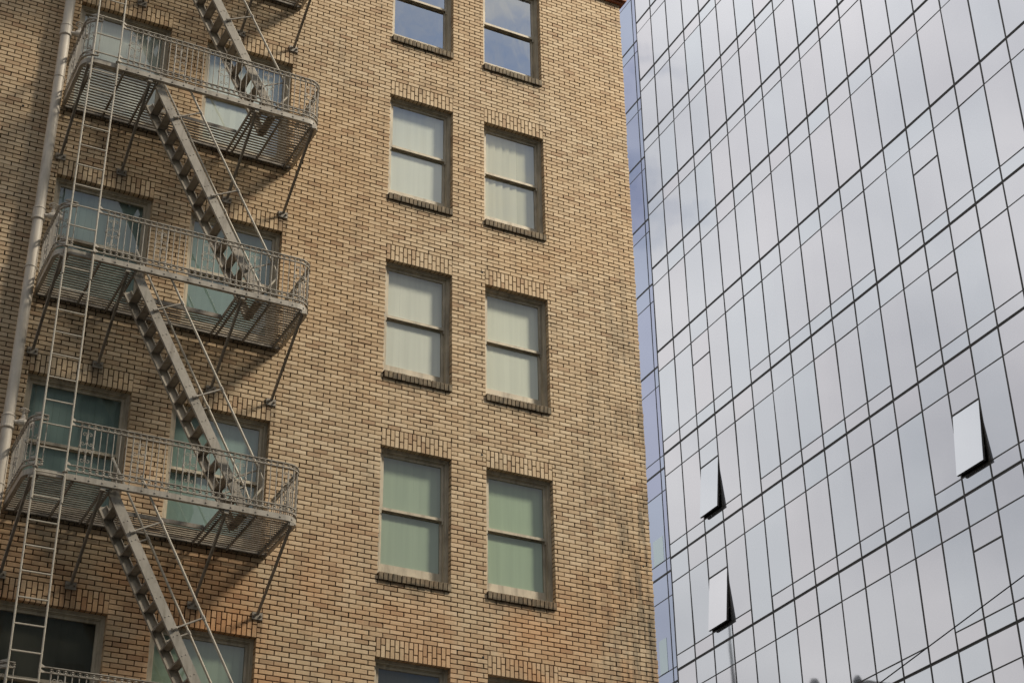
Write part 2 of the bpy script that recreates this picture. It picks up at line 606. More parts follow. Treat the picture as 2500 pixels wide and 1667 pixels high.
for bk in bricks:
    a, b, z0, z1, deep, full = bk
    jy = rnd.gauss(0, 0.0012)
    if id(bk) in single:
        add('brick', var[rnd.randrange(3)], None, bld, ((a+b)/2 + rnd.gauss(0, 0.0012), jy, (z0+z1)/2 + rnd.gauss(0, 0.0008)))
        continue
    e = [rnd.gauss(0, 0.0015) for _ in range(4)]
    la = 0.0 if deep and any(abs(a - q) < 1e-6 for q in (0, 0)) else J/2
    x0_, x1_ = a + J/2, b - J/2
    if abs(b - XR) < 1e-6:
        x1_ = b + rnd.gauss(-0.003, 0.004)
    if deep:                        # flush with the reveal
        for _, o0, o1, zt in openings:
            if abs(b - o0) < 1e-6:
                x1_ = b
            if abs(a - o1) < 1e-6:
                x0_ = a
    stuff.brick(x0_ + e[0], x1_ + e[1], z0 + J/2 + e[2], z1 - J/2 + e[3], jy, 0.115 if deep else 0.02, 0.0028, rnd.random(), (rnd.gauss(0, 0.006), rnd.gauss(0, 0.014)))
part('brick_field', stuff, M_BRICK, bld, kind='stuff')

# soldier lintels and rowlock sills, brick by brick
def lib_brick(cache, w, h, d, mat, name):
    key = (round(w, 4), round(h, 4), round(d, 3), mat.name)
    if key not in cache:
        m_ = MB()
        m_.brick(-w/2, w/2, -h/2, h/2, 0.0, d, 0.003)
        me = m_.mesh(name)
        me.materials.append(mat)
        cache[key] = me
    return cache[key]
cache = {}
rnd = random.Random(8)
for c, x0, x1, zt in openings:
    n = 16 if c in 'AB' else 20
    sw = (x1 - x0) / n
    off = MB()
    shown = in_view(((x0+x1)/2, 0, zt + LINT/2), 60)
    for k in range(n):
        xc = x0 + (k + 0.5) * sw
        ls = LINT * (0.63 if k % 2 == 0 else 0.37)
        for zz0, zz1 in ((zt + LINT - ls, zt + LINT), (zt, zt + LINT - ls)):
            zz0_ = zz0 + (J/2 if zz0 > zt + 1e-6 else 0.0)
            h = zz1 - J/2 - zz0_
            jy = rnd.gauss(0, 0.0012)
            if shown:
                add('soldier_brick', lib_brick(cache, sw - J, h, 0.115, M_BRICK, 'soldier_brick'), None, bld, (xc + rnd.gauss(0, 0.001), jy, (zz0_ + zz1 - J/2)/2))
            else:
                off.brick(xc - sw/2 + J/2, xc + sw/2 - J/2, zz0_, zz1 - J/2, jy, 0.115, 0.003, rnd.random())
    if off.v:
        part('soldier_brick', off, M_BRICK, bld, kind='stuff')
    zs_ = zt - WH
    if in_view(((x0+x1)/2, 0, zs_), 60):
        for k in range(n):
            xc = x0 + (k + 0.5) * sw
            h = 0.128 + rnd.gauss(0, 0.002)
            o = add('sill_brick', lib_brick(cache, sw - J*0.9, 0.108, 0.17, M_SILL, 'sill_brick'), None, bld, (xc + rnd.gauss(0, 0.0015), -0.036 + rnd.gauss(0, 0.002), zs_ - 0.086 + rnd.gauss(0, 0.0015)))
            o.rotation_euler = (R(4), rnd.gauss(0, 0.012), 0)

# sills' mortar bed, flanks, roof, lower storeys and the terracotta string course
for c, x0, x1, zt in openings:
    part('sill_bed', MB().box(x0 + 0.002, x1 - 0.002, -0.012, 0.16, zt - WH - 0.135, zt - WH - 0.040), M_MORTAR, bld)
mb = MB()
mb.box(XL, XR - 0.02, 0.012, 0.34, GZ, ZB0 - 0.003)
mb.box(XL, XL + 0.3, 0.343, 10.0, GZ, ZB1 - 0.02)
mb.box(XR - 0.32, XR - 0.02, 0.343, 10.0, GZ, ZB1 - 0.02)
mb.box(XL + 0.303, XR - 0.323, 9.7, 10.0, GZ, ZB1 - 0.02)
part('wall', mb, M_BRICK, bld)
mb = MB()
mb.box(XL + 0.31, XR - 0.33, 0.35, 9.69, ZB1 - 0.3, ZB1 - 0.05)
part('roof', mb, M_ROOF, bld)
mb = MB()
for z0, z1, d in ((3.60, 3.655, 0.05), (3.658, 3.74, 0.10), (3.743, 3.80, 0.14)):
    mb.box(XL, XR + d, -d, 0.02, z0, z1)
    mb.box(XR + 0.002, XR + d, 0.023, 6.0, z0, z1)
part('string_course', mb, M_TERRA, bld)
mb = MB()          # dark rooms behind the windows
mb.box(XL + 0.31, XR - 0.33, 2.6, 2.7, -13.0, 4.5)
for zt in TOPS:
    mb.box(XL + 0.31, XR - 0.33, 0.345, 2.59, zt - WH - 0.6, zt - WH - 0.4)
part('room_interior', mb, M_DARK, bld)

# old anchor holes in the brick face
for x, z in ((1.70 - 0.06, -3.00), (1.62, -6.22), (1.62, -9.37), (4.26, -0.72), (4.05, -6.10), (4.33, -7.52), (4.30, -3.62), (-5.7, -2.2)):
    part('anchor_hole', MB().lathe((x, 0.004, z), [(0.016, 0.0), (0.018, 0.006), (0.012, 0.0075)], 9, (0, -1, 0)), M_DARK, bld)

# windows ------------------------------------------------------------------
def window_set(w):
    """meshes of one double-hung window, local to the top left corner of its opening"""
    h = WH + 0.004
    fr = MB()
    def ring(m_, x0, x1, z0, z1, wl, wt, wb, y0, y1):
        m_.box(x0, x0 + wl, y0, y1, z0, z1)
        m_.box(x1 - wl, x1, y0, y1, z0, z1)
        m_.box(x0 + wl, x1 - wl, y0, y1, z1 - wt, z1)
        if wb:
            m_.box(x0 + wl, x1 - wl, y0, y1, z0, z0 + wb)
    ring(fr, 0.001, w - 0.001, -h, 0.0, 0.028, 0.030, 0.0, 0.088, 0.30)
    ring(fr, 0.0292, w - 0.0292, -h, -0.0302, 0.022, 0.024, 0.0, 0.100, 0.30)
    ring(fr, 0.0514, w - 0.0514, -h, -0.0544, 0.010, 0.012, 0.0, 0.120, 0.30)
    fr.box(0.0615, w - 0.0615, 0.11, 0.30, -h + 0.001, -h + 0.020)
    us = MB()
    ring(us, 0.0625, w - 0.0625, -0.958, -0.0674, 0.038, 0.040, 0.042, 0.132, 0.166)
    for x in (0.066, w - 0.086):        # sash horns under the meeting rail
        us.quadbox([(x, 0.135, -1.01), (x + 0.02, 0.135, -1.01), (x + 0.02, 0.15, -1.01), (x, 0.15, -1.01), (x, 0.134, -0.9585), (x + 0.02, 0.134, -0.9585), (x + 0.02, 0.165, -0.9585), (x, 0.165, -0.9585)])
    ls = MB()
    ring(ls, 0.0630, w - 0.0630, -h + 0.0205, -0.925, 0.040, 0.045, 0.165, 0.172, 0.206)
    up = MB()
    up.v, up.f = [(0.098, 0.148, -0.919), (w - 0.098, 0.148, -0.919), (w - 0.098, 0.148, -0.105), (0.098, 0.148, -0.105)], [(0, 1, 2, 3)]
    lp = MB()
    lp.v, lp.f = [(0.100, 0.188, -h + 0.183), (w - 0.100, 0.188, -h + 0.183), (w - 0.100, 0.188, -0.967), (0.100, 0.188, -0.967)], [(0, 1, 2, 3)]
    return fr.mesh('window'), us.mesh('upper_sash'), ls.mesh('lower_sash'), up, lp
wsets = {1: window_set(1.118), 2: window_set(1.41)}
for k, (a, b, c, _, _) in wsets.items():
    for m_ in (a, b, c):
        m_.materials.append(M_FRAME)
pane_cache = {}
def pane_mesh(k, which, mat):
    key = (k, which, mat.name)
    if key not in pane_cache:
        me = wsets[k][3 if which == 'u' else 4].mesh('pane')
        me.materials.append(mat)
        pane_cache[key] = me
    return pane_cache[key]
def blind_mesh(w, z0, z1, x0, x1, seed, slat=0.089, amp=0.0035):
    m_ = MB()
    r_ = random.Random(seed)
    n = max(2, int((x1 - x0) / slat))
    dx = (x1 - x0) / n
    for i in range(n):
        a = x0 + i * dx
        t = amp * r_.uniform(0.2, 1.0)
        b = len(m_.v)
        m_.v += [(a, 0.207 + t, z0), (a + dx * 0.985, 0.207 - t, z0), (a + dx * 0.985, 0.207 - t, z1), (a, 0.207 + t, z1)]
        m_.f.append((b, b+1, b+2, b+3))
    return m_.mesh('blind')
STYLE = {  # column, row -> (glass, blind colour, (x0 share, x1 share, top z))
    ('A', 0): (M_GLASS_SKY, None), ('B', 0): (M_GLASS_SKY, None),
    ('A', 1): (M_GLASS2, (0.80, 0.80, 0.72)), ('B', 1): (M_GLASS2, (0.86, 0.82, 0.66)),
    ('A', 2): (M_GLASS, (0.74, 0.73, 0.66)), ('B', 2): (M_GLASS, (0.72, 0.72, 0.63)),
    ('A', 3): (M_GLASS_TEAL, (0.54, 0.54, 0.42)), ('B', 3): (M_GLASS_TEAL, (0.54, 0.56, 0.41)),
    ('A', 4): (M_GLASS_LOW, (0.24, 0.225, 0.185)), ('B', 4): (M_GLASS_LOW, (0.22, 0.205, 0.17)),
    ('C', 1): (M_GLASS, (0.72, 0.74, 0.68)), ('D', 1): (M_GLASS, (0.70, 0.73, 0.69)),
    ('C', 2): (M_GLASS_TEAL, (0.38, 0.42, 0.41)), ('D', 2): (M_GLASS_TEAL, (0.28, 0.33, 0.32)),
    ('C', 3): (M_GLASS_TEAL, (0.33, 0.37, 0.36)), ('D', 3): (M_GLASS_TEAL, (0.36, 0.41, 0.39)),
    ('C', 4): (M_GLASS_LOW, (0.095, 0.088, 0.072)), ('D', 4): (M_GLASS_TEAL, (0.42, 0.44, 0.34)),
    ('C', 0): (M_GLASS, (0.5, 0.5, 0.45)), ('D', 0): (M_GLASS, (0.5, 0.5, 0.45)),
}
sd = 0
for c, x0, x1, zt in openings:
    row = TOPS.index(zt)
    if not (in_view((x0, 0.1, zt), 260) or in_view((x1, 0.1, zt - WH), 260)):
        continue
    k = 1 if c in 'AB' else 2
    gm, bc = STYLE[(c, row)]
    at_ = (x0, 0.0, zt)
    wo = add('window', wsets[k][0], None, bld, at_)
    add('upper_sash', wsets[k][1], None, wo, at_)
    add('lower_sash', wsets[k][2], None, wo, at_)
    add('pane', pane_mesh(k, 'u', gm), None, wo, at_)
    add('pane', pane_mesh(k, 'l', gm), None, wo, at_)
    if bc:
        sd += 1
        w = x1 - x0
        if (c, row) == ('B', 1):      # vertical blind with its vanes part open on one side
            add('blind', blind_mesh(w, -WH + 0.05, -0.02, 0.05, w * 0.62, sd, 0.125, 0.016), blind_mat(bc), wo, at_)
            add('blind', blind_mesh(w, -WH + 0.05, -0.02, w * 0.62, w - 0.05, sd + 90), blind_mat((0.62, 0.60, 0.48)), wo, at_)
        else:
            add('blind', blind_mesh(w, -WH + 0.05, -0.02, 0.05, w - 0.05, sd, 0.089, 0.012 if (c, row) == ('D', 4) else 0.0035), blind_mat(bc), wo, at_)
    elif (c, row) == ('C', 4):
        sd += 1
        add('blind', blind_mesh(x1 - x0, -WH + 0.05, -0.02, 0.05, 0.42, sd, 0.05, 0.02), blind_mat((0.16, 0.16, 0.13)), wo, at_)

# ------------------------------------------------------------------ fire escape
YO = -1.20
XR_E, XL_E = -1.612, -5.165
RC = 0.20
def edge_path(x_from, x_to, z, inset=0.0, left_end=False, right_end=False, wall_y=-0.02, seg=7):
    """level path along the front of the balcony, turning the rounded corners to the wall"""
    P = []
    xl, xr, yo, rc = XL_E + inset, XR_E - inset, YO + inset, max(0.03, RC - inset)
    if left_end:
        P.append((xl, wall_y, z))
        for i in range(seg + 1):
            a = math.pi + (math.pi / 2) * i / seg
            P.append((xl + rc + rc * math.cos(a), yo + rc + rc * math.sin(a), z))
    else:
        P.append((x_from, yo, z))
    if right_end:
        for i in range(seg + 1):
            a = -math.pi / 2 + (math.pi / 2) * i / seg
            P.append((xr - rc + rc * math.cos(a), yo + rc + rc * math.sin(a), z))
        P.append((xr, wall_y, z))
    else:
        P.append((x_to, yo, z))
    return P
def along(path, step, start):
    """points every `step` metres along a path, with the tangent"""
    P = [Vector(p) for p in path]
    res, d, nxt = [], 0.0, start
    for a, b in zip(P, P[1:]):
        l = (b - a).length
        while nxt <= d + l + 1e-9:
            t = (nxt - d) / l
            res.append((a.lerp(b, t), (b - a).normalized()))
            nxt += step
        d += l
    return res

LADX0, LADX1 = -5.055, -4.690
def spiral(c, r0, r1, a0, a1, s, up, n=12):
    c = Vector(c)
    return [c + s * ((r0 + (r1-r0)*i/n) * math.cos(a0 + (a1-a0)*i/n)) + up * ((r0 + (r1-r0)*i/n) * math.sin(a0 + (a1-a0)*i/n)) for i in range(n + 1)]
def scroll_ornament(mb, base, tan):
    """forged scrolls either side of a thin bar; base is the bar's foot, tan the railing direction"""
    up = Vector((0, 0, 1))
    b = Vector(base)
    for sg in (1, -1):
        s = tan * sg
        r = 0.0052
        # upper and lower volutes leaving the bar
        mb.tube([b + up*0.33 + s*0.004] + [b + up*0.41 + s*0.010] + spiral(b + up*0.445 + s*0.038, 0.030, 0.008, math.pi*1.05, -math.pi*0.9, s, up), r, 4)
        mb.tube([b + up*0.20 + s*0.004] + [b + up*0.12 + s*0.010] + spiral(b + up*0.085 + s*0.038, 0.030, 0.008, -math.pi*1.05, math.pi*0.9, s, up), r, 4)
        # middle C-scrolls touching the thick bars
        mb.tube([b + up*0.36 + s*0.003] + [b + up*0.315 + s*0.014] + spiral(b + up*0.318 + s*0.052, 0.026, 0.007, -math.pi*0.80, math.pi*1.05, s, up), r, 4)
        mb.tube([b + up*0.17 + s*0.003] + [b + up*0.215 + s*0.014] + spiral(b + up*0.212 + s*0.052, 0.026, 0.007, math.pi*0.80, -math.pi*1.05, s, up), r, 4)
        mb.lathe(b + s*0.083 + up*0.245, [(0.011, 0), (0.016, 0.008), (0.016, 0.036), (0.011, 0.044)], 6)

def make_balcony(zd, label):
    root = thing('fire_escape_balcony', label, 'balcony', (-3.4, -0.6, zd), 'iron balconies of the fire escape')
    O = WLOC[root.name]
    # rim band and deck frame
    mb = MB()
    mb.band(edge_path(0, 0, zd + 0.065, 0.0, True, True), 0.010, 0.078)
    mb.band(edge_path(0, 0, zd + 0.027, 0.022, True, True), 0.045, 0.008)
    part('rim', mb, M_IRON, root)
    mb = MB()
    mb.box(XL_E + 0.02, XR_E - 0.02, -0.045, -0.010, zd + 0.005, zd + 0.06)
    part('wall_angle', mb, M_IRON_SHADE, root)
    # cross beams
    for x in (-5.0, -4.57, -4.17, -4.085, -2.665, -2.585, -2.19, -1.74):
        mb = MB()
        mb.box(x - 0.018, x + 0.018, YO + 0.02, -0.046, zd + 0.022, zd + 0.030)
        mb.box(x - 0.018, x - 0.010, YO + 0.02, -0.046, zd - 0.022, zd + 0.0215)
        part('cross_beam', mb, M_IRON_SHADE, root)
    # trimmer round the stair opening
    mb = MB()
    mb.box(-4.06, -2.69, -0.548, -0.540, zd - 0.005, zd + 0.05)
    part('trimmer', mb, M_IRON_SHADE, root)
    # slats
    ns = 18
    for i in range(ns):
        y = -0.075 - i * (1.08 / (ns - 1))
        spans = [(XL_E + 0.03, XR_E - 0.03)] if y > -0.535 else [(XL_E + 0.03, -4.07), (-2.68, XR_E - 0.03)]
        cut = max(0.0, (-y) - (1.2 - RC)) if -y > 1.2 - RC else 0.0
        for a, b in spans:
            if cut and a < -5:
                a += RC - math.sqrt(max(0.0, RC*RC - cut*cut)) + 0.01
            if cut and b > -2:
                b -= RC - math.sqrt(max(0.0, RC*RC - cut*cut)) + 0.01
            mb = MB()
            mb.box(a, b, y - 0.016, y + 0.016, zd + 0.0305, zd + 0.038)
            part('slat', mb, M_IRON_SHADE, root)
    # struts with their wall plates
    for x in (-1.71, -2.595, -4.19, -5.075):
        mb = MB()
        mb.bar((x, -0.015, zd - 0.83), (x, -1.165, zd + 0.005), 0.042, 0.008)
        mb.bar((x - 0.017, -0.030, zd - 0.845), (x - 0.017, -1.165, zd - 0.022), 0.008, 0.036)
        st = part('strut', mb, M_IRON_SHADE, root)
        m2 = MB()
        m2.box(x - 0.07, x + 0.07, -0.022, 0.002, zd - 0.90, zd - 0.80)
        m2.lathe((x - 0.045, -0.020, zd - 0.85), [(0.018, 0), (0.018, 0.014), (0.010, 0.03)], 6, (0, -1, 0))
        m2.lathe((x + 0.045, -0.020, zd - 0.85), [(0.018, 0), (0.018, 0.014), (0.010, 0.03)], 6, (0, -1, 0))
        part('wall_plate', m2, M_IRON_SHADE, st, origin=O)
        m2 = MB()
        m2.box(x - 0.03, x + 0.03, -1.185, -1.115, zd - 0.022, zd + 0.02)
        part('foot_block', m2, M_IRON, st, origin=O)
    # railings: right run and short left run, ladder gap between
    runs = [edge_path(LADX1 + 0.03, 0, 0, 0.0, False, True), edge_path(0, LADX0 - 0.02, 0, 0.0, True, False)]
    rails = ((0.150, 'lower_rail'), (0.225, 'lower_rail'), (0.770, 'upper_rail'), (0.832, 'top_rail'))
    for path in runs:
        for h, nm in rails:
            mb = MB()
            mb.band([(p[0], p[1], zd + h) for p in path], 0.026 if nm != 'top_rail' else 0.034, 0.011)
            part(nm, mb, M_IRON, root)
    # forged hooks where the rails meet the ladder
    mb = MB()
    for h, nm in rails:
        z = zd + h
        mb.quadbox([(LADX1 - 0.012, YO - 0.055, z - 0.028), (LADX1 + 0.07, YO - 0.010, z - 0.006), (LADX1 + 0.07, YO + 0.010, z - 0.006), (LADX1 - 0.012, YO - 0.040, z - 0.028),
                    (LADX1 - 0.012, YO - 0.055, z + 0.028), (LADX1 + 0.07, YO - 0.010, z + 0.006), (LADX1 + 0.07, YO + 0.010, z + 0.006), (LADX1 - 0.012, YO - 0.040, z + 0.028)])
        mb.quadbox([(LADX0 - 0.08, YO - 0.010, z - 0.006), (LADX0 + 0.012, YO - 0.055, z - 0.028), (LADX0 + 0.012, YO - 0.040, z - 0.028), (LADX0 - 0.08, YO + 0.010, z - 0.006),
                    (LADX0 - 0.08, YO - 0.010, z + 0.006), (LADX0 + 0.012, YO - 0.055, z + 0.028), (LADX0 + 0.012, YO - 0.040, z + 0.028), (LADX0 - 0.08, YO + 0.010, z + 0.006)])
    part('ladder_hook', mb, M_IRON, root)
    # balusters, scrolls, turned knobs
    step = 0.0832
    pts = along(runs[0], step, -4.545 - (LADX1 + 0.03)) 
    frieze = MB()
    for i, (p, tan) in enumerate(pts):
        ph = i % 8
        thick = ph in (0, 2)
        r_ = 0.0105 if thick else 0.0068
        mb = MB()
        mb.tube([(p.x, p.y, zd + 0.235), (p.x, p.y, zd + 0.765)], r_, 5)
        bo = part('baluster', mb, M_IRON, root)
        if ph == 1:
            m2 = MB()
            scroll_ornament(m2, (p.x, p.y, zd + 0.232), tan)
            part('scroll', m2, M_IRON, bo, origin=O)
    ends = along(runs[1], step, 0.12)
    for i, (p, tan) in enumerate(ends):
        thick = i % 8 in (3, 5)
        mb = MB()
        mb.tube([(p.x, p.y, zd + 0.235), (p.x, p.y, zd + 0.765)], 0.0105 if thick else 0.0068, 5)
        bo = part('baluster', mb, M_IRON, root)
        if i % 8 == 4:
            m2 = MB()
            scroll_ornament(m2, (p.x, p.y, zd + 0.232), tan)
            part('scroll', m2, M_IRON, bo, origin=O)
    for p, tan in pts + ends:
        for z0, z1 in ((0.157, 0.218), (0.777, 0.825)):
            h = z1 - z0
            frieze.lathe((p.x, p.y, zd + z0), [(0.020, 0.0), (0.010, h*0.28), (0.007, h*0.45), (0.017, h*0.62), (0.015, h*0.80), (0.006, h)], 6)
    for src in (runs[0], runs[1]):
        off = (-4.545 - (LADX1 + 0.03) if src is runs[0] else 0.12) + step / 2
        for p, tan in along(src, step, off):
            for zc, rr in ((0.1875, 0.027), (0.801, 0.021)):
                c = Vector((p.x, p.y, zd + zc))
                frieze.tube([c + tan*(rr*math.cos(a)) + Vector((0, 0, rr*math.sin(a))) for a in [2*math.pi*q/10 for q in range(11)]], 0.0042, 4, False)
    part('frieze', frieze, M_IRON, root, kind='stuff')
    # stub posts carrying the railing on the rim, with bolt heads
    for p, tan in along(runs[0], step * 2, -4.545 - (LADX1 + 0.03) + 0.001):
        nrm = Vector((tan.y, -tan.x, 0))
        mb = MB()
        mb.tube([(p.x, p.y, zd + 0.045), (p.x, p.y, zd + 0.146)], 0.0075, 5)
        mb.lathe(Vector((p.x, p.y, zd + 0.06)) + nrm * 0.002, [(0.013, 0), (0.013, 0.008), (0.006, 0.014)], 6, nrm)
        part('rail_post', mb, M_IRON, root)
    return root

B_LABELS = ['underside of the highest iron balcony, cut off by the top edge',
            'iron fire escape balcony with scrolled railing in front of the topmost pale windows',
            'middle iron fire escape balcony with scrolled railing, second full one from the top',
            'lowest complete iron fire escape balcony with scrolled railing and round valve wheel',
            'ornate balcony railing just showing along the bottom left edge']
ZD = [1.14, -2.06, -5.26, -8.46, -11.66]
bal = make_balcony(ZD[1], B_LABELS[1])
for k in (0, 2, 3, 4):
    copy_tree(bal, (-3.4, -0.6, ZD[k]), B_LABELS[k])

# stairs --------------------------------------------------------------------
SL = Vector((1.0, 0, -1.82)).normalized()
SN = Vector((-SL.z, 0, SL.x))
def make_stair(zd, label):
    root = thing('fire_escape_stair', label, 'stairs', (-3.2, -0.85, zd - 1.6), 'iron stairs of the fire escape')
    O = WLOC[root.name]
    ztop, zbot = zd + 0.02, zd - 3.2 + 0.045
    def on(z, y):       # point on the stringer's centre line
        t = (z - (zd - 0.114)) / SL.z
        return Vector((-3.97, y, zd - 0.114)) + SL * t
    YF, YR = -1.10, -0.585
    UPV = Vector((0, 1, 0))
    for y in (YF, YR):
        mb = MB()
        a, b = on(ztop, y), on(zbot, y)
        sgn = 1 if y == YF else -1
        mb.bar(a, b, 0.008, 0.125, SN)
        for e in (1, -1):
            c0, c1 = a + SN * (0.0585 * e) + Vector((0, sgn * 0.022, 0)), b + SN * (0.0585 * e) + Vector((0, sgn * 0.022, 0))
            mb.bar(c0, c1, 0.035, 0.007, SN)
        st = part('stringer', mb, M_IRON, root)
        rv = MB()
        for i in range(14):
            z = zd - 0.114 - i * (3.2 / 14)
            p = on(z, y - 0.004)
            for e in (-0.026, 0.026):
                rv.lathe(p + SN * e, [(0.009, 0), (0.008, 0.004), (0.004, 0.007)], 6, (0, -1, 0))
        part('rivets', rv, M_IRON, st, kind='stuff', origin=O)
    for i in range(14):
        z = zd - 0.13 - i * (3.2 / 14)
        p = on(z, 0)
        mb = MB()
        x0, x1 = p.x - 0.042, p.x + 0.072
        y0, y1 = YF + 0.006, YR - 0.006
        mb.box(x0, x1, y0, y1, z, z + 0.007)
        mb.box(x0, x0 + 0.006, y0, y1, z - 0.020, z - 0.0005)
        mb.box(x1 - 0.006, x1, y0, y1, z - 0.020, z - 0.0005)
        part('tread', mb, M_IRON_SHADE, root)
    for y, yy in ((YF, YF - 0.03), (YR, YR + 0.03)):
        mb = MB()
        P = []
        top = on(zd + 0.10 if y == YF else zd + 0.55, yy) + SN * 0.415
        for i in range(9):
            P.append(top.lerp(on(zd - 2.75, yy) + SN * 0.415, i / 8))
        e = on(zd - 2.75, yy) + SN * 0.415
        P += [e + SL * 0.10 + SN * -0.01, e + SL * 0.18 - SN * 0.05, e + SL * 0.24 - SN * 0.16, on(zd - 3.08, yy) + SN * 0.02]
        mb.tube(P, 0.0165, 7)
        part('handrail', mb, M_LADDER, root, smooth=True)
        for dz in (0.48, 1.64, 2.70):
            a = on(zd - dz, yy) - SN * 0.02
            b = a + SN * 0.435
            mb = MB()
            mb.tube([a, b], 0.0125, 6)
            mb.lathe(b - SL * 0.035, [(0.019, 0), (0.023, 0.012), (0.023, 0.058), (0.019, 0.07)], 7, SL)
            mb.lathe(a, [(0.022, 0.0), (0.022, 0.06), (0.015, 0.07)], 7, SN)
            part('rail_bracket', mb, M_IRON, root, smooth=False)
    return root
S_LABELS = ['iron fire escape stair descending from the top edge to the highest full balcony',
            'iron fire escape stair between the two upper full balconies',
            'iron fire escape stair ending on the lowest complete balcony',
            'lowest iron fire escape stair, running off the bottom edge']
st0 = make_stair(ZD[0], S_LABELS[0])
for k in (1, 2, 3):
    copy_tree(st0, (-3.2, -0.85, ZD[k] - 1.6), S_LABELS[k])

# ladder --------------------------------------------------------------------
lad = thing('fire_escape_ladder', 'slender upright iron ladder passing in front of the balconies at far left', 'ladder', (-4.87, -1.25, -12.6))
YL = -1.25
for x in (LADX0, LADX1):
    mb = MB()
    mb.tube([(x + 0.004 * math.sin(i * 1.3), YL + 0.003 * math.sin(i * 0.9), -12.6 + i * 1.0) for i in range(18)], 0.0125, 6)
    part('side_rail', mb, M_LADDER, lad, smooth=True)
i = 0
z = -6.78 - 0.3265 * 17
while z < 4.6:
    mb = MB()
    mb.tube([(LADX0, YL, z), (LADX1, YL, z)], 0.0115, 6)
    part('rung', mb, M_LADDER, lad)
    z += 0.3265
for zd in ZD:
    for x in (LADX0, LADX1):
        mb = MB()
        mb.lathe((x, YL, zd + 0.085), [(0.018, 0), (0.034, 0.006), (0.034, 0.014), (0.018, 0.020)], 10)
        mb.bar((x, YL, zd + 0.05), (x, YO + 0.01, zd + 0.05), 0.03, 0.03)
        part('clamp', mb, M_IRON, lad)
        mb = MB()
        mb.tube([(x + 0.004, YL - 0.018, zd - 0.33), (x + 0.002, YL - 0.016, zd + 0.02)], 0.013, 6)
        part('splice', mb, M_LADDER, lad)

# standpipe -----------------------------------------------------------------
sp = thing('standpipe', 'thick beige painted standpipe running up the wall at far left', 'pipe', (-5.268, -0.13, -14.0))
mb = MB()
mb.tube([(-5.268 - 0.001 * i, -0.13, -14.0 + i) for i in range(20)], 0.074, 20)
part('pipe', mb, M_PIPE, sp, smooth=True)
for z in (2.42, -0.76, -4.04, -7.28, -10.5):
    mb = MB()
    mb.lathe((-5.268 - 0.001 * (z + 14), -0.13, z - 0.10), [(0.076, -0.01), (0.090, 0.0), (0.094, 0.008), (0.094, 0.028), (0.088, 0.034), (0.088, 0.165), (0.094, 0.172), (0.094, 0.19), (0.086, 0.198), (0.076, 0.205)], 20)
    part('coupling', mb, M_PIPE, sp)
for z in (1.55, -1.645, -4.92, -8.18, -11.4):
    mb = MB()
    mb.lathe((-5.268 - 0.001 * (z + 14), -0.13, z), [(0.075, 0), (0.081, 0.001), (0.081, 0.022), (0.075, 0.023)], 20)
    mb.box(-5.36, -5.345, -0.13, 0.0, z, z + 0.022)
    mb.box(-5.195, -5.18, -0.13, 0.0, z, z + 0.022)
    part('strap', mb, M_PIPE, sp)
V_LABELS = ['hose valve on the standpipe beside the topmost left window', 'hose valve beside the standpipe at the middle balcony', 'hose valve with a spoked wheel on top at the lowest complete balcony']
V0 = None
for k, zv in enumerate((-0.80, -4.06, -7.28)):
    if V0 is None:
        V0 = thing('hose_valve', V_LABELS[0], 'valve', (-5.19, -0.17, zv), 'hose valves on the standpipe')
        mb = MB()
        mb.lathe((-5.205, -0.17, zv), [(0.030, 0), (0.030, 0.05), (0.045, 0.06), (0.052, 0.09), (0.052, 0.13), (0.040, 0.15), (0.030, 0.16)], 12, (1, -0.25, 0))
        mb.lathe((-5.10, -0.196, zv + 0.03), [(0.030, 0), (0.030, 0.06), (0.018, 0.07), (0.012, 0.14)], 10)
        part('valve_body', mb, M_PIPE, V0, smooth=False)
        mb = MB()
        mb.lathe((-5.04, -0.21, zv - 0.005), [(0.040, 0), (0.046, 0.012), (0.046, 0.045), (0.036, 0.055), (0.036, 0.085), (0.020, 0.09)], 12, (1, -0.35, -0.2))
        mb.box(-5.0, -4.985, -0.27, -0.255, zv + 0.03, zv + 0.055)
        part('outlet_cap', mb, M_PIPE, V0)
        mb = MB()
        c = Vector((-5.10, -0.196, zv + 0.175))
        mb.tube([c + Vector((0.062 * math.cos(2*math.pi*q/18), 0.062 * math.sin(2*math.pi*q/18), 0.004 * math.cos(6*math.pi*q/18))) for q in range(19)], 0.010, 6, False)
        for q in range(5):
            a = 2 * math.pi * q / 5
            mb.tube([c, c + Vector((0.06 * math.cos(a), 0.06 * math.sin(a), 0))], 0.006, 5)
        mb.lathe(c - Vector((0, 0, 0.012)), [(0.016, 0), (0.016, 0.024), (0.008, 0.03)], 8)
        part('handwheel', mb, M_PIPE, V0)
        mb = MB()
        mb.tube([(-4.98 + 0.004 * math.sin(q * 2.0), -0.25 - 0.01 * q * 0.3, zv - 0.02 - 0.11 * math.sin(math.pi * q / 10) ) if q < 10 else (-5.02, -0.26, zv - 0.03) for q in range(11)], 0.0035, 4)
        part('chain', mb, M_PIPE, V0)
    else:
        copy_tree(V0, (-5.19, -0.17, zv), V_LABELS[k])

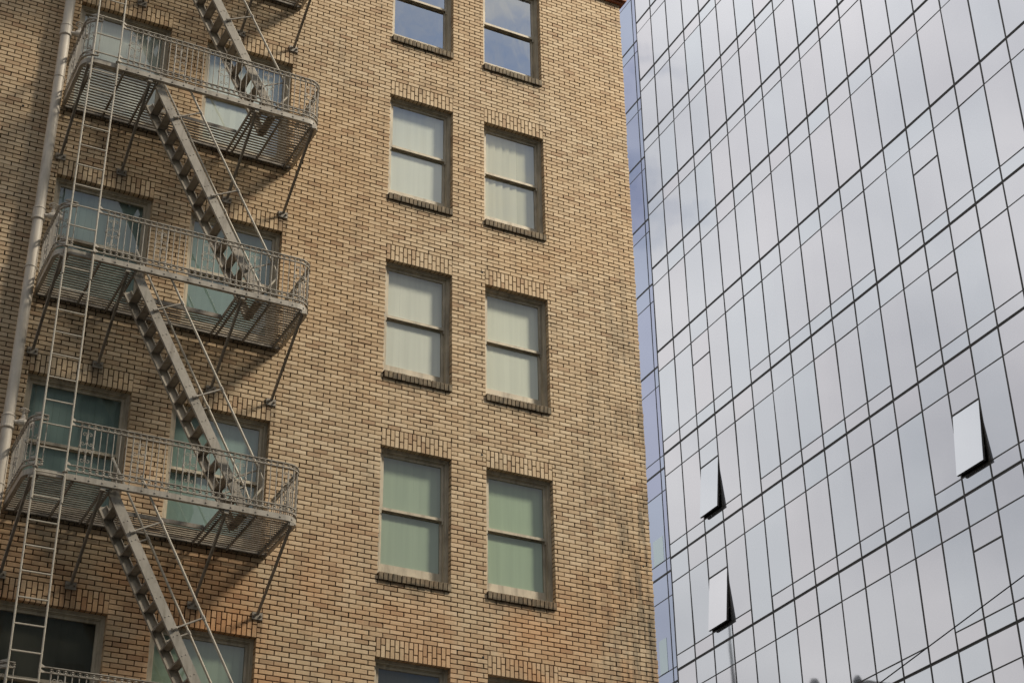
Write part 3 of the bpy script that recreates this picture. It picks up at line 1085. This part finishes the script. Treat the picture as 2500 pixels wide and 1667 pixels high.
# ------------------------------------------------------------------ glass tower
TX, TY, TW = 30.90, 40.205, 1.5
NB = 23
FL = [52.0, 48.05, 44.11, 40.18, 36.24, 32.30, 28.36, 23.60, 18.12, 12.91, 7.68, 2.52, -2.64, -7.8, -13.0]
LOW = {52.0: .75, 48.05: .75, 44.11: .72, 40.18: .75, 36.24: .73, 32.30: .75, 28.36: 1.0, 23.60: 1.06, 18.12: 1.13, 12.91: 1.18, 7.68: 1.18}
HASB = (18.12, 12.91, 7.68, 2.52, -2.64, -7.8, -13.0)
BH = 0.66
tow = thing('glass_tower', 'tall glass curtain wall tower mirroring pale clouds, dark mullion grid', 'tower', (TX, TY, GZ))
tow.rotation_euler = (0, 0, R(-1.024))      # the street grid is a degree off square
YA, YB = TY, TY - NB * TW
mb = MB()
mb.box(TX + 0.42, TX + 26, YB + 0.01, TY - 0.01, GZ, 52.3)
mb.box(TX + 1.05, TX + 26, TY - 0.009, TY + 14, GZ, 52.3)
part('core', mb, M_DARK, tow)
GAPV, GAPH, GAPT = 0.034, 0.054, 0.026   # half widths of mullion, floor band, thin transom
def yb(i):
    return TY - i * TW
VENT = {(2, 23.60): 0, (2, 18.12): 1, (2, 12.91): 1, (13, 23.60): 0, (13, 18.12): 0, (13, 12.91): 1, (13, 7.68): 0}
far = MB()
prnd = random.Random(21)
def pane(name, y0, y1, z0, z1):
    """glass sheet between y0>y1, barely out of true so that each mirrors its own bit of sky"""
    c = (TX, (y0 + y1) / 2, (z0 + z1) / 2)
    dy, dz = prnd.gauss(0, 0.0024), prnd.gauss(0, 0.0024)
    show = any(in_view((TX, a, b), 5) for a in (y0, y1) for b in (z0, (z0+z1)/2, z1))
    m_ = MB() if show else far
    def X(y, z):
        return (y - c[1]) * dy + (z - c[2]) * dz
    cs = []
    for z in (z0, z1):
        cs += [(TX + X(y0, z), y0, z), (TX + X(y1, z), y1, z), (TX + 0.03, y1, z), (TX + 0.03, y0, z)]
    m_.quadbox(cs)
    if show:
        add(name, m_.mesh(name, c), M_TGLASS, tow, c)
for fi in range(len(FL) - 1):
    zt, zb = FL[fi], FL[fi + 1]
    zth = zt - LOW.get(zt, 1.18)
    for i in range(NB):
        y0, y1 = yb(i) - GAPV, yb(i + 1) + GAPV
        pane('spandrel_panel', y0, y1, zth + GAPT, zt - GAPH)
        has_b = zb in HASB and i not in (4, 11, 18)
        zlow = zb + BH + GAPT if has_b else zb + GAPH
        if has_b:
            pane('spandrel_panel', y0, y1, zb + GAPH, zb + BH - GAPT)
        v = VENT.get((i, zt))
        if v is None:
            pane('pane', y0, y1, zlow, zth - GAPT)
        else:
            zv = zth - (1.22 if zt == 23.60 else 0.93)
            pane('pane', y0, y1, zv + GAPT * 1.4, zth - GAPT)
            tb = MB()
            tb.box(TX - 0.012, TX + 0.10, y1 + 0.001, y0 - 0.001, zv - GAPT * 1.3, zv + GAPT * 1.3)
            part('transom', tb, M_MULL, tow)
            # top-hung sash
            ztop = zv - GAPT * 1.5
            hh = ztop - zlow
            ang = R(6.0) if v else 0.0
            c = (TX, (y0 + y1) / 2, ztop)
            sash = MB()
            w2 = (y0 - y1) / 2 - 0.004
            for a, b, e, f in ((-w2, w2, -0.05, 0.0), (-w2, w2, -hh, -hh + 0.05), (-w2, -w2 + 0.05, -hh + 0.05, -0.05), (w2 - 0.05, w2, -hh + 0.05, -0.05)):
                sash.box(0.012, 0.10, a, b, e, f)
            so = add('vent_window', sash.mesh('vent_window'), M_MULL, tow, c)
            so.rotation_euler = (0, ang, 0)
            if v:
                so['label'] = 'top-hung vent window standing open'
            gp = MB()
            gp.box(0.0, 0.0115, -w2, w2, -hh, 0.0)
            gme = gp.mesh('pane')
            gme.materials.append(M_TGLASS)
            go = add('pane', gme, None, so, c)
            # reveal behind the sash
            rv = MB()
            rv.box(TX + 0.105, TX + 0.13, y1, y0, zlow, ztop) if not v else rv.box(TX + 0.38, TX + 0.40, y1, y0, zlow, ztop)
            if v:
                rv.box(TX + 0.04, TX + 0.38, y1 - 0.02, y1, zlow, ztop)
                rv.box(TX + 0.04, TX + 0.38, y0, y0 + 0.02, zlow, ztop)
                rv.box(TX + 0.04, TX + 0.38, y1, y0, zlow - 0.03, zlow - 0.005)
            part('vent_reveal', rv, M_DARK, tow)
            if v:
                arm = MB()
                for yy in (y0 - 0.03, y1 + 0.03):
                    arm.bar((TX + 0.06, yy, zlow + 0.75), (TX - math.sin(ang) * (hh - 0.45) + 0.07, yy, zlow + 0.45), 0.012, 0.03)
                part('stay_arm', arm, M_MULL, tow)
part('far_panes', far, M_TGLASS, tow, kind='stuff')
for i in range(NB + 1):
    mb = MB()
    mb.box(TX - 0.012, TX + 0.11, yb(i) - GAPV + 0.001, yb(i) + GAPV - 0.001, -18.5, 52.0)
    part('mullion', mb, M_MULL, tow)
for z in FL:
    mb = MB()       # stack joint: two lips with a groove
    mb.box(TX - 0.016, TX + 0.11, YB, TY, z + 0.010, z + GAPH - 0.001)
    mb.box(TX - 0.016, TX + 0.11, YB, TY, z - GAPH + 0.001, z - 0.010)
    mb.box(TX + 0.02, TX + 0.10, YB, TY, z - 0.0095, z + 0.0095)
    part('floor_band', mb, M_MULL, tow)
    zth = z - LOW.get(z, 1.18)
    mb = MB()
    mb.box(TX - 0.008, TX + 0.11, YB, TY, zth - GAPT + 0.001, zth + GAPT - 0.001)
    part('transom', mb, M_MULL, tow)
    if z in HASB:
        for a, b in ((0, 4), (5, 11), (12, 18), (19, NB)):
            mb = MB()
            mb.box(TX - 0.008, TX + 0.11, yb(b), yb(a), z + BH - GAPT + 0.001, z + BH + GAPT - 0.001)
            part('transom', mb, M_MULL, tow)
# corner return and the violet recessed face behind it
mb = MB()
mb.box(TX + 0.03, TX + 0.70, TY + 0.002, TY + 0.035, GZ, 52.0)
part('corner_fin', mb, M_MULL, tow)
BX = TX + 0.715
ys = [TY + 0.04, 41.72, 43.22, 44.72]
def bpane(name, y0, y1, z0, z1, mat=M_TBLUE, dx=0.0):
    c = (BX + dx, (y0 + y1) / 2, (z0 + z1) / 2)
    dy, dz = prnd.gauss(0, 0.0012), prnd.gauss(0, 0.0012)
    cs = []
    for z in (z0, z1):
        cs += [(c[0] + (y - c[1]) * dy * 1.0 + (z - c[2]) * dz, y, z) for y in (y0, y1)] + [(c[0] + 0.03, y1, z), (c[0] + 0.03, y0, z)]
    m_ = MB().quadbox(cs)
    return add(name, m_.mesh(name, c), mat, tow, c)
for fi in range(len(FL) - 1):
    zt, zb = FL[fi], FL[fi + 1]
    zth = zt - LOW.get(zt, 1.18)
    zlow = zb + BH + GAPT if zb in HASB else zb + GAPH
    for a, b in zip(ys, ys[1:]):
        bpane('violet_spandrel', b - 0.028, a + 0.028, zth + GAPT, zt - GAPH)
        bpane('violet_pane', b - 0.028, a + 0.028, zlow, zth - GAPT)
        if zb in HASB:
            bpane('violet_spandrel', b - 0.028, a + 0.028, zb + GAPH, zb + BH - GAPT)
for z in FL:
    mb = MB()
    mb.box(BX - 0.012, BX + 0.1, ys[0], ys[-1], z - GAPH + 0.002, z + GAPH - 0.002)
    part('floor_band', mb, M_MULL, tow)
    mb = MB()
    zth = z - LOW.get(z, 1.18)
    mb.box(BX - 0.006, BX + 0.1, ys[0], ys[-1], zth - GAPT + 0.002, zth + GAPT - 0.002)
    if z in HASB:
        mb.box(BX - 0.006, BX + 0.1, ys[0], ys[-1], z + BH - GAPT + 0.002, z + BH + GAPT - 0.002)
    part('transom', mb, M_MULL, tow)
for y in ys[1:]:
    mb = MB()
    mb.box(BX - 0.012, BX + 0.1, y - 0.027, y + 0.027, -18.0, 52.0)
    part('mullion', mb, M_MULL, tow)
for y0, y1, z0, z1 in ((42.80, 41.90, 13.60, 14.85), (42.80, 42.13, 8.37, 9.95)):
    m_ = MB()
    m_.box(BX - 0.010, BX - 0.004, y1, y0, z0, z1)
    part('pale_window', m_, M_TPALE, tow)

# ------------------------------------------------------------------ the block across the street (seen in reflections only)
opp = thing('office_block', 'dark stone office block mirrored in the shaded left windows', 'building', (-8, -46, GZ))
mb = MB()
mb.box(-34, 9.0, -58, -40.3, GZ, 17.0)
mb.box(-34, 6.5, -58, -40.31, 17.0, 22.0)
mb.box(9.003, 15.5, -58, -40.32, GZ, 4.0)
part('wall', mb, M_OPP, opp)
wmesh = MB().box(-0.6, 0.6, 0.0, 0.06, 0, 1.8).mesh('window')
wmesh.materials.append(M_OPPWIN)
for r_ in range(9):
    for c_ in range(10):
        z = -12.0 + r_ * 3.6
        x = -21.0 + c_ * 3.2
        if (x < 8 and z < 14) or (x < 0.5 and z < 21):
            add('window', wmesh, None, opp, (x, -40.3, z))

# stone building behind the brick one: only its roof ornaments are mirrored at the foot of the tower
nb = thing('stone_building', 'stone building with roof urns, mirrored at the bottom edge of the tower', 'building', (1.0, 62.0, GZ))
part('wall', MB().box(-8.0, 9.2, 55.0, 64.0, GZ, 14.9), M_WALK, nb)
part('wall', MB().box(-8.0, 11.0, 64.3, 73.0, GZ, 16.8), M_WALK, nb)
for (x, y, zt_) in ((8.65, 61.0, 17.05), (7.76, 57.63, 16.2), (8.3, 59.4, 15.75)):
    part('roof_urn', MB().lathe((x, y, 14.9), [(0.34, 0.0), (0.34, 0.25), (0.16, 0.35), (0.14, 0.5), (0.26, (zt_-14.9)*0.55), (0.30, (zt_-14.9)*0.72), (0.17, (zt_-14.9)*0.88), (0.05, zt_-14.9)], 12), M_OPPWIN, nb)
part('flue', MB().tube([(10.3, 67.7, 16.8), (10.33, 67.66, 19.0), (10.42, 67.6, 21.0), (10.5, 67.55, 22.9)], [0.13, 0.11, 0.075, 0.05], 8), M_OPPWIN, nb)

# three unseen slabs added to keep part of the sun off the brick wall
for lab, x0, x1, top in (('tall unseen grey slab added to shade the brick wall', 40.5, 47.0, 76.0), ('middle-height unseen grey slab added to shade the brick wall', 47.3, 51.5, 56.0), ('lowest unseen grey slab added to shade the brick wall', 51.8, 84.0, 50.0)):
    hr = thing('shade_slab', lab, 'building', ((x0 + x1) / 2, -52, GZ))
    part('wall', MB().box(x0, x1, -62, -42, GZ, top), M_OPP, hr)
    for r_ in range(12):
        mb = MB()
        mb.box(x0 + 1, x1 - 1, -42.02, -41.97, GZ + 5 + r_ * 6, GZ + 7.2 + r_ * 6)
        if GZ + 7.2 + r_ * 6 < top - 1:
            part('window_band', mb, M_OPPWIN, hr)

# ------------------------------------------------------------------ overhead wire
P1, P2 = Vector((4.08, -8.0, -10.64)), Vector((3.50, -6.0, -11.36))
d = (P2 - P1)
d = d / d.y
wa = P1 + d * (0.0 - P1.y)
wb = P1 + d * (-40.25 - P1.y)
mb = MB()
mb.tube([wa.lerp(wb, i / 24) - Vector((0, 0, 0.10 * 4 * (i/24) * (1 - i/24))) for i in range(25)], 0.008, 6)
wire = add('overhead_wire', mb.mesh('overhead_wire', wa), M_WIRE, None, wa)
wire['label'] = 'thin black cable slanting across the glass at lower right'
wire['category'] = 'cable'
